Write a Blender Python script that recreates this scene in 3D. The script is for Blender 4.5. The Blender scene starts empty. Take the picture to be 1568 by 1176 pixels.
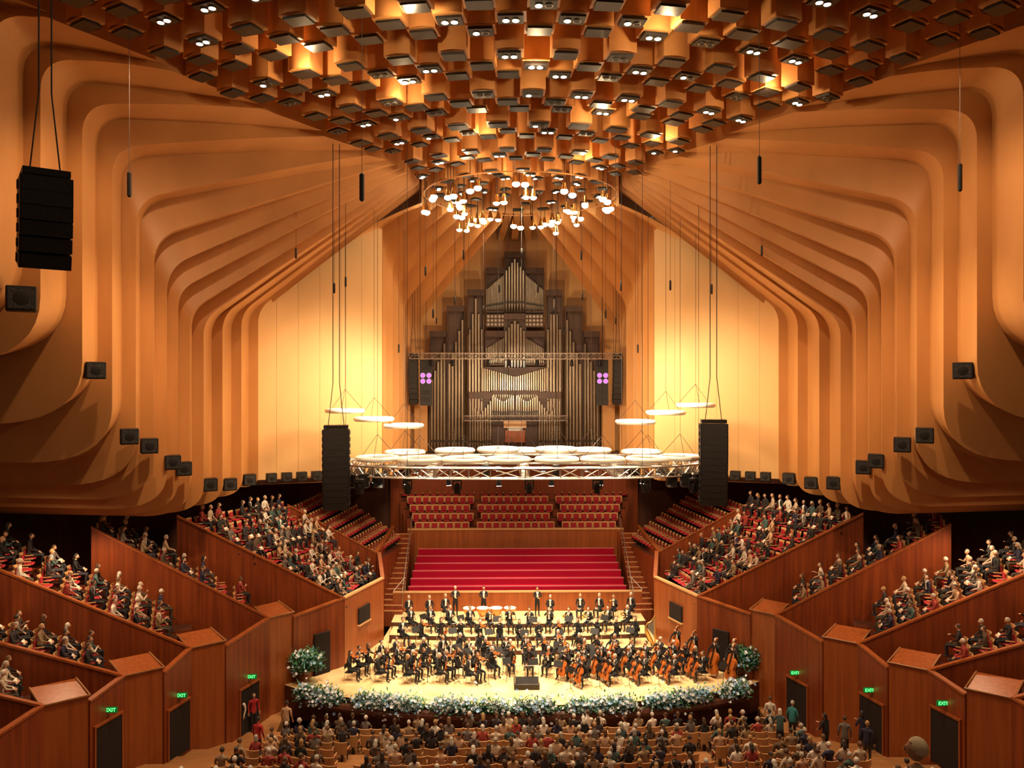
import bpy, math, random
from mathutils import Vector, Matrix
random.seed(7)
sc=bpy.context.scene
V=Vector
def lerp(a,b,t): return a+(b-a)*t
def interp(tab,x):
    if x<=tab[0][0]: return tab[0][1]
    for (a,va),(b,vb) in zip(tab,tab[1:]):
        if x<=b: return va+(vb-va)*(x-a)/(b-a)
    return tab[-1][1]
# ------------------------------------------------------------ materials
MATS={}
def mat(name,col,rough=.5,metal=0,emit=None,es=0,col2=None,scale=(1,1,1),bump=0,detail=4,randramp=None,rmul=1.0,spec=.5,trans=0):
    m=bpy.data.materials.new(name); m.use_nodes=True
    nt=m.node_tree; b=nt.nodes['Principled BSDF']
    b.inputs['Base Color'].default_value=(*col,1); b.inputs['Roughness'].default_value=rough
    b.inputs['Metallic'].default_value=metal
    b.inputs['Specular IOR Level'].default_value=spec
    if trans: b.inputs['Transmission Weight'].default_value=trans
    if emit: b.inputs['Emission Color'].default_value=(*emit,1); b.inputs['Emission Strength'].default_value=es
    if col2 or bump:
        tc=nt.nodes.new('ShaderNodeTexCoord'); mp=nt.nodes.new('ShaderNodeMapping')
        mp.inputs['Scale'].default_value=scale
        nz=nt.nodes.new('ShaderNodeTexNoise'); nz.inputs['Scale'].default_value=1; nz.inputs['Detail'].default_value=detail
        nt.links.new(tc.outputs['Object'],mp.inputs['Vector']); nt.links.new(mp.outputs[0],nz.inputs['Vector'])
        if col2:
            r=nt.nodes.new('ShaderNodeValToRGB'); r.color_ramp.elements[0].position=.32; r.color_ramp.elements[1].position=.68
            r.color_ramp.elements[0].color=(*col,1); r.color_ramp.elements[1].color=(*col2,1)
            nt.links.new(nz.outputs['Fac'],r.inputs[0]); nt.links.new(r.outputs[0],b.inputs['Base Color'])
        if bump:
            bp=nt.nodes.new('ShaderNodeBump'); bp.inputs['Strength'].default_value=bump; bp.inputs['Distance'].default_value=.05
            nt.links.new(nz.outputs['Fac'],bp.inputs['Height']); nt.links.new(bp.outputs[0],b.inputs['Normal'])
    if randramp:
        oi=nt.nodes.new('ShaderNodeObjectInfo'); mu=nt.nodes.new('ShaderNodeMath'); mu.operation='MULTIPLY'; mu.inputs[1].default_value=rmul
        fr=nt.nodes.new('ShaderNodeMath'); fr.operation='FRACT'
        r=nt.nodes.new('ShaderNodeValToRGB'); r.color_ramp.interpolation='CONSTANT'
        n=len(randramp)
        while len(r.color_ramp.elements)<n: r.color_ramp.elements.new(.5)
        for i,c in enumerate(randramp):
            r.color_ramp.elements[i].position=i/n; r.color_ramp.elements[i].color=(*c,1)
        nt.links.new(oi.outputs['Random'],mu.inputs[0]); nt.links.new(mu.outputs[0],fr.inputs[0]); nt.links.new(fr.outputs[0],r.inputs[0])
        nt.links.new(r.outputs[0],b.inputs['Base Color'])
    MATS[name]=m
    return m
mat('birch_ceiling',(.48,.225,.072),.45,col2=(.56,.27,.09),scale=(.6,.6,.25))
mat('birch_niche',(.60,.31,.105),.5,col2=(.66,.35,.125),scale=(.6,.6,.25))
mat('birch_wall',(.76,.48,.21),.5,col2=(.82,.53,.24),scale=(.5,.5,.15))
mat('crown_ply',(.48,.215,.068),.45,col2=(.58,.27,.085),scale=(.8,.8,.8))
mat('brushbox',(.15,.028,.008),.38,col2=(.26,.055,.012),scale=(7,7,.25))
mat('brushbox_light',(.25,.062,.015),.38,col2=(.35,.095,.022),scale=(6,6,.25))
mat('dark_timber',(.055,.013,.005),.6,col2=(.085,.02,.007),scale=(4,4,.3))
mat('stage_floor',(.76,.53,.26),.3,col2=(.84,.60,.31),scale=(.4,5,1))
mat('aisle_floor',(.30,.13,.05),.45,col2=(.36,.17,.06),scale=(1,5,1))
mat('black',(.008,.007,.007),.45)
mat('blackcloth',(.008,.008,.01),.85)
mat('grille',(.014,.012,.012),.6,bump=.5,scale=(20,20,20))
mat('recess_shade',(.012,.006,.004),.9)  # flat near-black colour standing in for the shade inside openings
mat('seatred',(.36,.012,.025),.75)
mat('benchred',(.34,.003,.024),.85,spec=.15)
mat('benchedge',(.55,.14,.16),.7)
mat('seatshell',(.62,.36,.16),.4)
mat('metal',(.5,.48,.45),.35,.9)
mat('cable',(.03,.02,.02),.6)
mat('tin',(.46,.38,.29),.34,.8,col2=(.33,.26,.19),scale=(3,3,.5))
mat('organ_case',(.05,.024,.013),.6,col2=(.08,.035,.018),scale=(3,3,.3))
mat('acrylic',(.92,.92,.86),.15,spec=.8)
mat('lamp',(1,1,1),.5,emit=(1,.86,.6),es=22)
mat('lamp_soft',(1,1,1),.5,emit=(1,.66,.30),es=9)
mat('lamp_white',(1,1,1),.5,emit=(1,.93,.8),es=14)
mat('purple_led',(.3,.05,.8),.5,emit=(.42,.09,1),es=2.6)
mat('exit_green',(.0,.12,.02),.5,emit=(.0,.25,.04),es=.3)
mat('exit_text',(.1,1,.2),.5,emit=(.1,1,.2),es=3)
mat('leaf',(.03,.13,.04),.6,col2=(.07,.26,.09),scale=(4,4,4))
mat('bluegreen',(.09,.28,.24),.6)
mat('petal',(.8,.88,.98),.6)
mat('petal_blue',(.28,.5,.8),.6)
mat('paper',(.85,.82,.74),.8)
mat('varnish',(.42,.10,.02),.22,col2=(.5,.15,.03),scale=(5,5,5))
mat('brass',(.85,.55,.18),.25,1)
mat('copper',(.75,.32,.14),.3,1)
mat('drumskin',(.85,.78,.62),.6)
mat('goldleaf',(.75,.5,.16),.3,.8)
mat('skin',(.62,.33,.2),.55,randramp=[(.70,.42,.28),(.62,.35,.22),(.74,.47,.33),(.54,.3,.18),(.68,.4,.26)],rmul=3.7)
mat('eye',(.02,.015,.01),.3)
mat('lips',(.4,.1,.08),.5)
mat('hair',(.05,.03,.02),.6,randramp=[(.02,.012,.008),(.06,.03,.015),(.4,.36,.3),(.12,.06,.025),(.6,.56,.5),(.03,.02,.015),(.34,.2,.08),(.45,.42,.37),(.07,.04,.02)],rmul=7.31)
mat('hair_grey',(.68,.55,.36),.6)
mat('cloth',(.1,.1,.1),.85,randramp=[(.014,.012,.014),(.6,.54,.46),(.03,.025,.03),(.5,.4,.3),(.09,.06,.04),(.3,.04,.03),(.02,.02,.05),(.68,.62,.54),(.02,.02,.02),(.26,.18,.1),(.14,.12,.11),(.01,.01,.012),(.05,.1,.1),(.5,.32,.2)],rmul=13.7)
mat('trousers',(.02,.02,.03),.85,randramp=[(.012,.012,.016),(.03,.03,.04),(.06,.045,.03),(.02,.02,.02)],rmul=5.3)
mat('shirt',(.85,.83,.78),.8)
mat('teal',(.03,.22,.25),.8)
mat('beige',(.5,.38,.24),.8)
mat('redcloth',(.4,.02,.02),.8)
# ------------------------------------------------------------ mesh builder
def basis(d):
    d=d.normalized(); a=V((0,0,1)) if abs(d.z)<.9 else V((1,0,0))
    u=d.cross(a).normalized(); return u,d.cross(u).normalized()
class MB:
    def __init__(s): s.v=[];s.f=[];s.m=[]
    def add(s,vs,fs,m):
        o=len(s.v); s.v+= [tuple(p) for p in vs]; s.f+=[tuple(i+o for i in f) for f in fs]
        if isinstance(m,list): s.m+=m
        else: s.m+=[m]*len(fs)
    def box(s,c,sz,m,rz=0,M=None,bev=0):
        hx,hy,hz=sz[0]/2,sz[1]/2,sz[2]/2
        R=Matrix.Rotation(rz,4,'Z') if M is None else M
        c=V(c)
        if bev:
            b=bev; pts=[];
            for z,k in ((-hz,b),(-hz+b,0),(hz-b,0),(hz,b)):
                x=hx-k;y=hy-k; q=b if k==0 else b*.5
                for p in ((-x+q,-y),(x-q,-y),(x,-y+q),(x,y-q),(x-q,y),(-x+q,y),(-x,y-q),(-x,-y+q)): pts.append(c+R@V((p[0],p[1],z)))
            fs=[tuple(range(7,-1,-1)),tuple(range(24,32))]
            for l in range(3):
                for i in range(8): fs.append((l*8+i,l*8+(i+1)%8,l*8+8+(i+1)%8,l*8+8+i))
            s.add(pts,fs,m); return
        vs=[c+R@V((x*hx,y*hy,z*hz)) for z in(-1,1) for x,y in((-1,-1),(1,-1),(1,1),(-1,1))]
        s.add(vs,[(3,2,1,0),(4,5,6,7),(0,1,5,4),(1,2,6,5),(2,3,7,6),(3,0,4,7)],m)
    def path(s,pts,rad,m,n=6,closed=False):
        pts=[V(p) for p in pts]; k=len(pts); vs=[];fs=[]
        if not isinstance(rad,(list,tuple)): rad=[rad]*k
        for i,p in enumerate(pts):
            if closed: d=pts[(i+1)%k]-pts[i-1]
            else: d=pts[min(i+1,k-1)]-pts[max(i-1,0)]
            if d.length<1e-6: d=V((0,0,1))
            if i==0: u,w=basis(d)
            else:
                dn=d.normalized(); u=(u-dn*u.dot(dn)); u=u.normalized() if u.length>1e-5 else basis(d)[0]; w=dn.cross(u)
            for j in range(n):
                a=2*math.pi*j/n; vs.append(p+(u*math.cos(a)+w*math.sin(a))*rad[i])
        for i in range(k if closed else k-1):
            for j in range(n):
                i2=(i+1)%k
                fs.append((i*n+j,i*n+(j+1)%n,i2*n+(j+1)%n,i2*n+j))
        if not closed: fs.append(tuple(range(n-1,-1,-1))); fs.append(tuple((k-1)*n+j for j in range(n)))
        s.add(vs,fs,m)
    def tube(s,p,q,r,m,r2=None,n=6): s.path([p,q],[r,r if r2 is None else r2],m,n)
    def ball(s,c,r,m,seg=10,rings=7,M=None,cut=None,warp=None):
        if not isinstance(r,(list,tuple)): r=(r,r,r)
        M=M or Matrix.Identity(4); c=V(c); vs=[];loc=[]
        for i in range(rings+1):
            t=math.pi*i/rings
            for j in range(seg):
                a=2*math.pi*j/seg; p=V((math.sin(t)*math.cos(a),math.sin(t)*math.sin(a),math.cos(t)))
                loc.append(p.copy())
                if warp: p=warp(p)
                vs.append(c+M@V((p.x*r[0],p.y*r[1],p.z*r[2])))
        fs=[]
        for i in range(rings):
            for j in range(seg):
                f=(i*seg+j,(i+1)*seg+j,(i+1)*seg+(j+1)%seg,i*seg+(j+1)%seg)
                if cut:
                    q=(loc[f[0]]+loc[f[1]]+loc[f[2]]+loc[f[3]])/4
                    if cut(q): continue
                fs.append(f)
        s.add(vs,fs,m)
    def prism(s,poly,z0,z1,m,mt=None):
        n=len(poly); z0=z0 if isinstance(z0,(list,tuple)) else [z0]*n; z1=z1 if isinstance(z1,(list,tuple)) else [z1]*n
        vs=[(p[0],p[1],z0[i]) for i,p in enumerate(poly)]+[(p[0],p[1],z1[i]) for i,p in enumerate(poly)]
        s.add(vs,[(i,(i+1)%n,n+(i+1)%n,n+i) for i in range(n)],m)
        s.add(vs,[tuple(range(n-1,-1,-1))],m); s.add(vs,[tuple(range(n,2*n))],mt or m)
    def wall(s,p,q,zp,zq,zb,th,m,cap=None):
        p=V((p[0],p[1]));q=V((q[0],q[1])); d=(q-p).normalized(); n=V((-d.y,d.x))*th/2
        s.prism([p-n,q-n,q+n,p+n],zb,[zp,zq,zq,zp],m)
        if cap:
            n2=n*1.5
            s.prism([p-n2,q-n2,q+n2,p+n2],[zp,zq,zq,zp],[zp+.09,zq+.09,zq+.09,zp+.09],cap)
    def app(s,o,M):
        k=len(s.v); s.v+=[tuple(M@V(p)) for p in o.v]; s.f+=[tuple(i+k for i in f) for f in o.f]; s.m+=o.m
    def mesh(s,name,ang=35):
        me=bpy.data.meshes.new(name); me.from_pydata(s.v,[],s.f)
        names=[]
        for x in s.m:
            if x not in names: names.append(x)
        for x in names: me.materials.append(MATS[x])
        ix={x:i for i,x in enumerate(names)}
        me.polygons.foreach_set('material_index',[ix[x] for x in s.m])
        me.polygons.foreach_set('use_smooth',[True]*len(s.f))
        me.update()
        try: me.set_sharp_from_angle(angle=math.radians(ang))
        except Exception: pass
        return me
    def build(s,name,parent=None,ang=35,loc=None,rz=0):
        return put(s.mesh(name,ang),name,parent,loc,rz)
def put(me,name,parent=None,loc=None,rz=0,sca=1):
    o=bpy.data.objects.new(name,me); sc.collection.objects.link(o)
    if loc is not None: o.location=loc
    o.rotation_euler=(0,0,rz)
    if sca!=1: o.scale=(sca,)*3
    if parent: o.parent=parent
    return o
def empty(name,loc=(0,0,0)):
    e=bpy.data.objects.new(name,None); e.location=loc; sc.collection.objects.link(e); return e
# ------------------------------------------------------------ ceiling & side shells
CE=[(12,20.5),(16,19.5),(22,17),(26,15.1),(30,13.1),(36.5,9.6),(42,6.9),(44,6.1),(46.6,5.8)]
def ce(d): return interp(CE,d)
def bez(a,b,c,n): return [a*(1-t)**2+b*2*t*(1-t)+c*t*t for t in [i/n for i in range(n+1)]]
def shell_curve(C,T,zb,rc=1.5,rb=1.6,out=10,lip=1.4,flat=False,sag=.06):
    C=V(C);T=V(T); pts=[C+V((0,0,lip)),C.copy()]
    d=(C-T).normalized(); s=T+d*rc; e=T-V((0,0,rc))
    for i in range(1,12):
        t=i/12; p=C.lerp(s,t); p.z+=sag*math.sin(math.pi*t); pts.append(p)
    pts+=bez(s,T,e,9)
    if flat: 
        pts+= [V((T.x,T.y,zb))]
        return pts
    pts+= [V((T.x,T.y,lerp(T.z-rc,zb+rb,.5)))]
    pts+=bez(V((T.x,T.y,zb+rb)),V((T.x,T.y,zb)),V((T.x-rb*1.5,T.y,zb-.05)),9)
    pts+=[V((T.x-out,T.y-.3,zb+.2))]
    return pts
ks=[
(14,14,26.9,18.6,2.4),(16.5,16.5,26.9,18.2,2.4),(19,19,26.9,17.8,2.4),(21.8,22,26.9,17.4,2.3),(24.4,25.5,26.8,17.0,2.3),(26.8,29.5,26.4,16.2,2.2),(29.2,33.5,25.7,14.1,2.2),(31.2,37,24.7,12.5,2.1),(33,40,23.1,11.4,1.9),
(34.5,41.7,21.8,10.6,1.7),(35.7,42.6,20.7,10.0,1.6),(36.8,43.3,19.8,9.6,1.5),(38,44,19.0,9.3,1.4),(39.5,44.6,18.7,9.2,1.3),(41.8,45.2,19.1,9.2,1.1),(44.4,45.9,19.5,9.3,.9),(47,46.6,19.9,9.5,.6),(48,46.9,20.0,9.5,.5)]
def xf(D): return -15.4-0.0593*(47-D)
def loft(curves,m,mt,name,ang=28):
    b=MB(); n=len(curves[0]); vs=[V((p.x*m,p.y,p.z)) for c in curves for p in c]
    fs=[(i*n+j,i*n+j+1,(i+1)*n+j+1,(i+1)*n+j) for i in range(len(curves)-1) for j in range(n-1)]
    b.add(vs,fs,mt); b.build(name,ang=ang)
for side,m in (('left',1),('right',-1)):
    curves=[]
    for i,(D,cd,zt,zb,rb) in enumerate(ks):
        rc=1.15 if D<36 else .85
        A=shell_curve((-ce(cd),cd,27.0-.05*(D>30)),(xf(D)+.05,D,zt),zb,rb=rb,rc=rc)
        curves+=[A]
        if i<len(ks)-1:
            D2,cd2,zt2,zb2,rb2=ks[i+1]
            Out=shell_curve((-ce(cd2)-.04,cd2-.04,27.18),(xf(D2)-.5,D2-.02,zt+.12),zb+.35,rb=rb,rc=rc)
            curves.append(Out)
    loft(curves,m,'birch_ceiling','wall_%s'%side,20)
    nk=[(185,49.55,-10.3,24.7),(176,50.2,-8.75,25.3),(160,51.8,-8.55,24.5),(146,53.6,-8.35,23.6),(132,55.4,-8.15,22.5),(120,57.2,-7.95,21.3),(108,59,-7.75,20.1),(100,61.6,-7.6,20.0)]
    curves=[]
    def cp(a): return (5.75*math.cos(math.radians(a)),46.7+5.0*math.sin(math.radians(a)),26.0)
    for i,(a,D,x,zt) in enumerate(nk):
        curves.append(shell_curve(cp(a),(x,D,zt),9.4,rc=.8,lip=2.2,flat=True,sag=.1))
        if i<len(nk)-1: 
            a2,D2,x2,zt2=nk[i+1]; c=cp(a2+.5)
            if i==0: curves.append(shell_curve(c,(x2-.1,D2-.02,zt2+.1),9.4,rc=.8,lip=2.2,flat=True,sag=.1))
            else: curves.append(shell_curve((c[0],c[1],c[2]+.75),(x-.5,D2-.02,zt+.5),9.4,rc=.8,lip=1.4,flat=True,sag=.1))
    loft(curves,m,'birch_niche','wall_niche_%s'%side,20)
    b=MB(); p=V((-15.75,47.6));q=V((-8.55,50.05)); N=6
    for i in range(N):
        a=p.lerp(q,i/N); c=p.lerp(q,(i+1)/N-.002)
        b.prism([(a.x*m,a.y),(c.x*m,c.y),(c.x*m,c.y+.3),(a.x*m,a.y+.3)],9.5,28.2,'birch_wall')
    b.prism([(p.x*m,p.y+.04),(q.x*m,q.y+.04),(q.x*m,q.y+.25),(p.x*m,p.y+.25)],9.52,28.1,'birch_ceiling')
    b.build('wall_chancel_%s'%side)
    b=MB(); b.prism([(x*m,y) for x,y in [(-5.6,46.7),(-5.7,47.6),(-5.6,50),(-3.5,51.5),(-2,61.6),(-9.3,61.6),(-9.3,50),(-14,47.9),(-10,46.7)]],27.1,28.2,'birch_niche'); b.build('ceiling_niche_%s'%side)
    b=MB(); b.prism([(x*m,y) for x,y in [(-15.7,47.3),(-8.6,50.2),(-8.3,61.5),(-16,61.5),(-26,44.5)]],9.55,9.8,'dark_timber')
    b.build('ceiling_terrace_%s'%side)
    b=MB(); pl=[(-27.5,12),(-26,40),(-18.5,52),(-14,61.6),(-8.4,61.6)]
    for a,c in zip(pl,pl[1:]): b.wall((a[0]*m,a[1]),(c[0]*m,c[1]),19 if a[1]<20 else 11.5,19 if c[1]<20 else 11.5,-2.2,.2,'dark_timber')
    b.build('wall_outer_%s'%side)
b=MB(); ds=[12,16,22,26,30,36.5,42,44,46.6]
vs=[];
for d in ds: vs+=[(-ce(d)-.3,d,28.3),(ce(d)+.3,d,28.3)]
fs=[(2*i,2*i+1,2*i+3,2*i+2) for i in range(len(ds)-1)]
vs+=[(-9.2,46.6,28.3),(9.2,46.6,28.3),(9.2,61.8,28.3),(-9.2,61.8,28.3)]; k=len(ds)*2; fs.append((k,k+1,k+2,k+3))
b.add(vs,fs,'crown_ply')
for i in range(-3,4):
    b.wall((i*.55,51.6),(i*1.1,61.7),28.2,28.2,26.6,.5,'birch_niche')
b.build('ceiling')
b=MB(); b.box((0,61.9,18.9),(17,.3,18.8),'birch_niche'); b.build('wall_back')
# ---- crown boxes
b=MB(); lampspots=[]; CX,CY=0,46.5
r=1.1; ring=0
while r<34:
    pitch=1.62 if r<8 else (1.75 if r<14 else 1.9)
    na=max(5,int(2*math.pi*r/pitch)); off=(ring%2)*.5
    for i in range(na):
        a=2*math.pi*(i+off)/na; x=CX+r*math.cos(a); y=CY+r*math.sin(a)
        if y>CY and r>5.0: continue
        if r>5.2 and (abs(x)>ce(y)-.6 or y<14): continue
        w=.62 if r<4 else (.78 if r<12 else .92)
        dz=[0,.28,.12][ring%3]
        M=Matrix.Rotation(a-math.pi/2,4,'Z')
        zc=26.75+dz
        dep=w*.8
        for sy in (-1,1):
            pts=[];
            for t in range(6):
                xx=-w/2+w*t/5; yy=sy*(dep/2+.12*math.cos(math.pi*(t/5-.5)))
                for zz in (zc,28.3): pts.append(V((x,y,0))+M@V((xx,yy,zz)))
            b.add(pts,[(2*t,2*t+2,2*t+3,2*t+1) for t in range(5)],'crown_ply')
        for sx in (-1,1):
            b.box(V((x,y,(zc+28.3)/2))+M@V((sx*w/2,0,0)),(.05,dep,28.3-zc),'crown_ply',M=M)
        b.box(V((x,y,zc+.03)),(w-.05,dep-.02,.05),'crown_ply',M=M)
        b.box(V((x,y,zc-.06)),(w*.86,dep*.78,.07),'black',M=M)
        if random.random()<(.28 if r>5 else .4): lampspots.append((x,y,zc-.11,a,w))
    r+=1.22; ring+=1
b.build('ceiling_crown_coffers')
b=MB()
for x,y,z,a,w in lampspots:
    M=Matrix.Rotation(a-math.pi/2,4,'Z'); on=random.random()
    for sx in (-1,1):
        c=V((x,y,z))+M@V((sx*.15,0,0)); 
        b.path([c+V((0,0,.03)),c+V((0,0,-.02))],[.11,.13],'metal',12)
        b.path([c+V((0,0,-.015)),c+V((0,0,-.03))],[.10,.10],'lamp' if on<.6 and (sx>0 or on<.4) else 'grille',12)
b.build('ceiling_downlights')
b=MB(); lr=random.Random(5)
def lampunit(x,y,z,rr=.17):
    b.path([(x,y,z+.45),(x,y,z+.1),(x,y,z)],[.08,.15,.2],'brass',10); b.tube((x,y,z+.4),(x,y,27.6),.02,'cable')
    b.ball((x,y,z-.02),(rr,rr,rr*.7),'lamp',10,6)
for i in range(14):
    a=2*math.pi*(i+.5)/14+lr.uniform(-.08,.08); R_=5.4+lr.uniform(-.4,.35); z=25.75+lr.uniform(-.25,.3)
    for da in (-.045,.045): lampunit(R_*math.cos(a+da),46.6+R_*.96*math.sin(a+da),z+lr.uniform(-.08,.08),.21)
for i in range(10):
    a=2*math.pi*i/10+lr.uniform(-.2,.2); R_=3.5+lr.uniform(-.8,.6); z=25.6+lr.uniform(-.3,.3)
    for da in (-.07,.07): lampunit(R_*math.cos(a+da),46.4+R_*math.sin(a+da),z,.19)
for i in range(5):
    for s in(-1,1): 
        x=s*(3.0+lr.uniform(-.9,.9)); y=43+1.6*i; lampunit(x,y,24.9+lr.uniform(-.2,.2),.17)
b.path([(5.6*math.cos(t*math.pi/24),46.6+5.4*math.sin(t*math.pi/24),26.5) for t in range(48)],.04,'crown_ply',6,True)
b.build('stage_lighting_ring')
# ------------------------------------------------------------ floors and stage
b=MB(); b.box((0,36,-2.3),(60,60,.2),'dark_timber'); b.build('floor')
arc=[(12.4*math.sin(t),41.3-2.9*(math.cos(t*1.0)-math.cos(1.15))/(1-math.cos(1.15))) for t in [(-1+2*i/24)*1.15 for i in range(25)]]
arc=[(x*12.3/(12.4*math.sin(1.15)),y) for x,y in arc]
poly=arc+[(9.8,44),(8.3,48.5),(8.1,52),(-8.1,52),(-8.3,48.5),(-9.8,44)]
RZ=(.25,.5,.75)
b=MB(); b.prism(poly,-1.5,0,'dark_timber','stage_floor')
for (d0,z,hw) in ((45.6,RZ[0],7.6),(47.3,RZ[1],7.8),(49,RZ[2],7.9)):
    pts=[(-hw,d0+.5),(-hw*.5,d0+.1),(0,d0),(hw*.5,d0+.1),(hw,d0+.5),(hw,51.8),(-hw,51.8)]
    b.prism(pts,0,z,'dark_timber','stage_floor')
b.build('stage_platform')
def zfl(d): return interp([(27,.85),(28.4,.55),(36.8,-1.15),(38.5,-1.3),(41,-1.3)],d)
b=MB(); rows=[38.6,37.2,36,34.8,33.6,32.4,31.2,30,28.8,27.6,26.4,25.2]
for d1,d0 in zip(rows,rows[1:]):
    hw=interp([(24,19),(36,15.2),(38.6,13.4)],d0); b.prism([(-hw,d0),(hw,d0),(hw,d1),(-hw,d1)],-2.2,zfl((d0+d1)/2),'dark_timber','aisle_floor')
for m in (1,-1): b.prism([(-m*15,36.5),(-m*12,38.4),(-m*12.2,41.2),(-m*13.5,41)],-2.2,-1.29,'aisle_floor')
b.build('floor_stalls')
# ------------------------------------------------------------ spokes / side boxes
SP=[((-20,26.8),3.5,(-27,24.2),6.6),((-18.3,30),3.5,(-25.6,27),6.9),((-16.7,33),3.5,(-24.8,29.8),7.3),((-15.1,36),3.65,(-23.5,33),8.6),((-12.9,40.5),3.65,(-20.5,38),8.7),((-9.8,44),3.7,(-18,41.8),8.6),((-9,50.5),4.8,(-14,48.3),8.2),((-7.7,57),5.2,(-13.3,57.5),8.6)]
seat=MB()
seat.box((0,0,.42),(.46,.44,.1),'seatred',bev=.04)
pts=[]
for i in range(7):
    a=(-1+2*i/6)*.9; 
    for z,k in ((.38,1),(.62,1.04),(.9,1.1)): pts.append((.27*math.sin(a)/math.sin(.9)*k,.30-.10*(1-math.cos(a))/(1-math.cos(.9))+.10*(z-.38),z))
seat.add(pts,[(3*i+j,3*i+3+j,3*i+4+j,3*i+1+j) for i in range(6) for j in range(2)],'seatshell')
seat.add([(x,y+.025,z) for x,y,z in pts],[(3*i+j,3*i+1+j,3*i+4+j,3*i+3+j) for i in range(6) for j in range(2)],'seatshell')
seat.path([(x,y+.012,z+.0) for x,y,z in pts[2::3]],.02,'seatshell',5)
seat.box((0,.215,.66),(.4,.06,.36),'seatred',bev=.025)
seat.box((0,.05,.19),(.06,.2,.38),'black')
for sx in(-1,1): seat.box((sx*.26,.03,.58),(.045,.34,.04),'seatshell'); seat.box((sx*.26,.16,.35),(.03,.05,.45),'black')
audience_slots=[]
for side,m in (('left',1),('right',-1)):
    for i in range(len(SP)-1):
        P,zP,Q,zQ=SP[i]; P2,zP2,Q2,_=SP[i+1]
        P=V(P);Q=V(Q);P2=V(P2);Q2=V(Q2)
        b=MB(); seats=MB()
        dr=(Q-P).normalized(); nn=V((dr.y,-dr.x)); nn=nn if nn.y>0 else -nn
        if i<6: wd=(P2-P).dot(nn)-.1; L=(Q-P).length
        else: L=((Q-P).length+(Q2-P2).length)/2
        n=int(L/.86)
        fdir=-dr if i<6 else ((P+P2)-(Q+Q2)).normalized()
        fm=V((fdir.x*m,fdir.y)); rz=math.atan2(fm.x,-fm.y)
        if i==5: fm=V((.93*m,-.1)); rz=math.atan2(fm.x,-fm.y)
        drop=.7 if i<5 else .8; slope=.28 if i<5 else 0
        for j in range(n):
            s0,s1=j/n,(j+1)/n; a=P.lerp(Q,s0);c=P.lerp(Q,s1)
            if i<5: d=c+nn*wd; e=a+nn*wd
            else: d=P2.lerp(Q2,s1);e=P2.lerp(Q2,s0)
            z=lerp(zP,zQ,(s0+s1)/2)-drop
            A=(a+c)/2;B=(d+e)/2; W=(B-A).length; ns=int((W-.25)/.55)
            if slope:
                for q in range(ns):
                    t0=(.14+.55*q)/W if q else 0; t1=(.14+.55*(q+1))/W if q<ns-1 else 1
                    b.prism([(p.x*m,p.y) for p in (a.lerp(e,t0),c.lerp(d,t0),c.lerp(d,t1),a.lerp(e,t1))],z-.7 if j else -2,z+q*.55*slope,'brushbox','dark_timber')
            else: b.prism([(a.x*m,a.y),(c.x*m,c.y),(d.x*m,d.y),(e.x*m,e.y)],z-.7 if j else -2,z,'brushbox','dark_timber')
            for q in range(ns):
                t=(.41+.55*q)/W; p=A.lerp(B,t); loc=V((p.x*m,p.y,z+q*.55*slope))
                if j==0 and i<5: continue
                seats.app(seat,Matrix.Translation(loc)@Matrix.Rotation(rz,4,'Z'))
                audience_slots.append((loc,rz,i,side,j,q))
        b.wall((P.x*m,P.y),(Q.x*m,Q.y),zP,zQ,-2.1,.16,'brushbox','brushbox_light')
        if i<=4:
            a=V(P)+V((1.15,1.1)) if i<4 else V((-12,41.7))
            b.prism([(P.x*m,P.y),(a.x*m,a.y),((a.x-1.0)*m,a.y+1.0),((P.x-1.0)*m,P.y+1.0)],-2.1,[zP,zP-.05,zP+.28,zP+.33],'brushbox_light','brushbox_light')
            e=.07
            b.path([((P.x-1.0)*m,P.y+1.0-e,zP+.35),(P.x*m,P.y-e,zP+.03),(a.x*m+e*m,a.y,zP),((a.x-1.0)*m,a.y+1.0,zP+.3)],.04,'aisle_floor',5)
            b.wall((a.x*m,a.y),(P2.x*m,P2.y),zP-.3,zP2,-2.1,.16,'brushbox','brushbox_light')
            f=P+nn*wd; b.prism([(a.x*m,a.y),(P2.x*m,P2.y),(f.x*m,f.y),((P.x-.3)*m,P.y+.3)],-2,zP-.75,'brushbox','dark_timber')
        if i==5: b.wall((P.x*m,P.y),(-8.3*m,48.5),3.7,3.7,-.1,.16,'brushbox_light','seatshell'); b.wall((-8.3*m,48.5),(-8.8*m,50.5),3.7,4.8,-.1,.16,'brushbox','brushbox_light')
        if i==6: b.wall((P.x*m,P.y),(-8.75*m,P2.y),4.8,5.3,-.1,.16,'brushbox','brushbox_light')
        b.build('side_seating_box',ang=30); seats.build('side_box_chairs')
    for i in (1,2,3):
        P=V(SP[i][0]); a=P+V((1.15,1.1)); nx=V(SP[i+1][0]); d=(nx-a); Ld=d.length; d.normalize(); nrm=V((d.y,-d.x))
        c=a+d*(Ld*.5)+nrm*.1; z0=zfl(min(38,a.y))-.1; w=min(1.5,Ld*.75)
        ang=math.atan2(d.y*1,d.x*m)
        b=MB(); cx=c.x*m
        b.box((cx,c.y,z0+1.1),(w,.06,2.2),'recess_shade',rz=ang)  # dark panel on the wall, the doorway's shade is only painted
        b.box((cx,c.y,z0+2.24),(w+.16,.12,.1),'brushbox_light',rz=ang)
        for s in (-1,1): b.box((cx+s*(w/2+.04)*math.cos(ang),c.y+s*(w/2+.04)*math.sin(ang),z0+1.1),(.08,.12,2.25),'brushbox_light',rz=ang)
        b.build('door_%d'%(i+(0 if m==1 else 3)))
        par=empty('exit_sign',(cx+nrm.x*m*.12,c.y+nrm.y*.12,z0+2.65))
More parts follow.
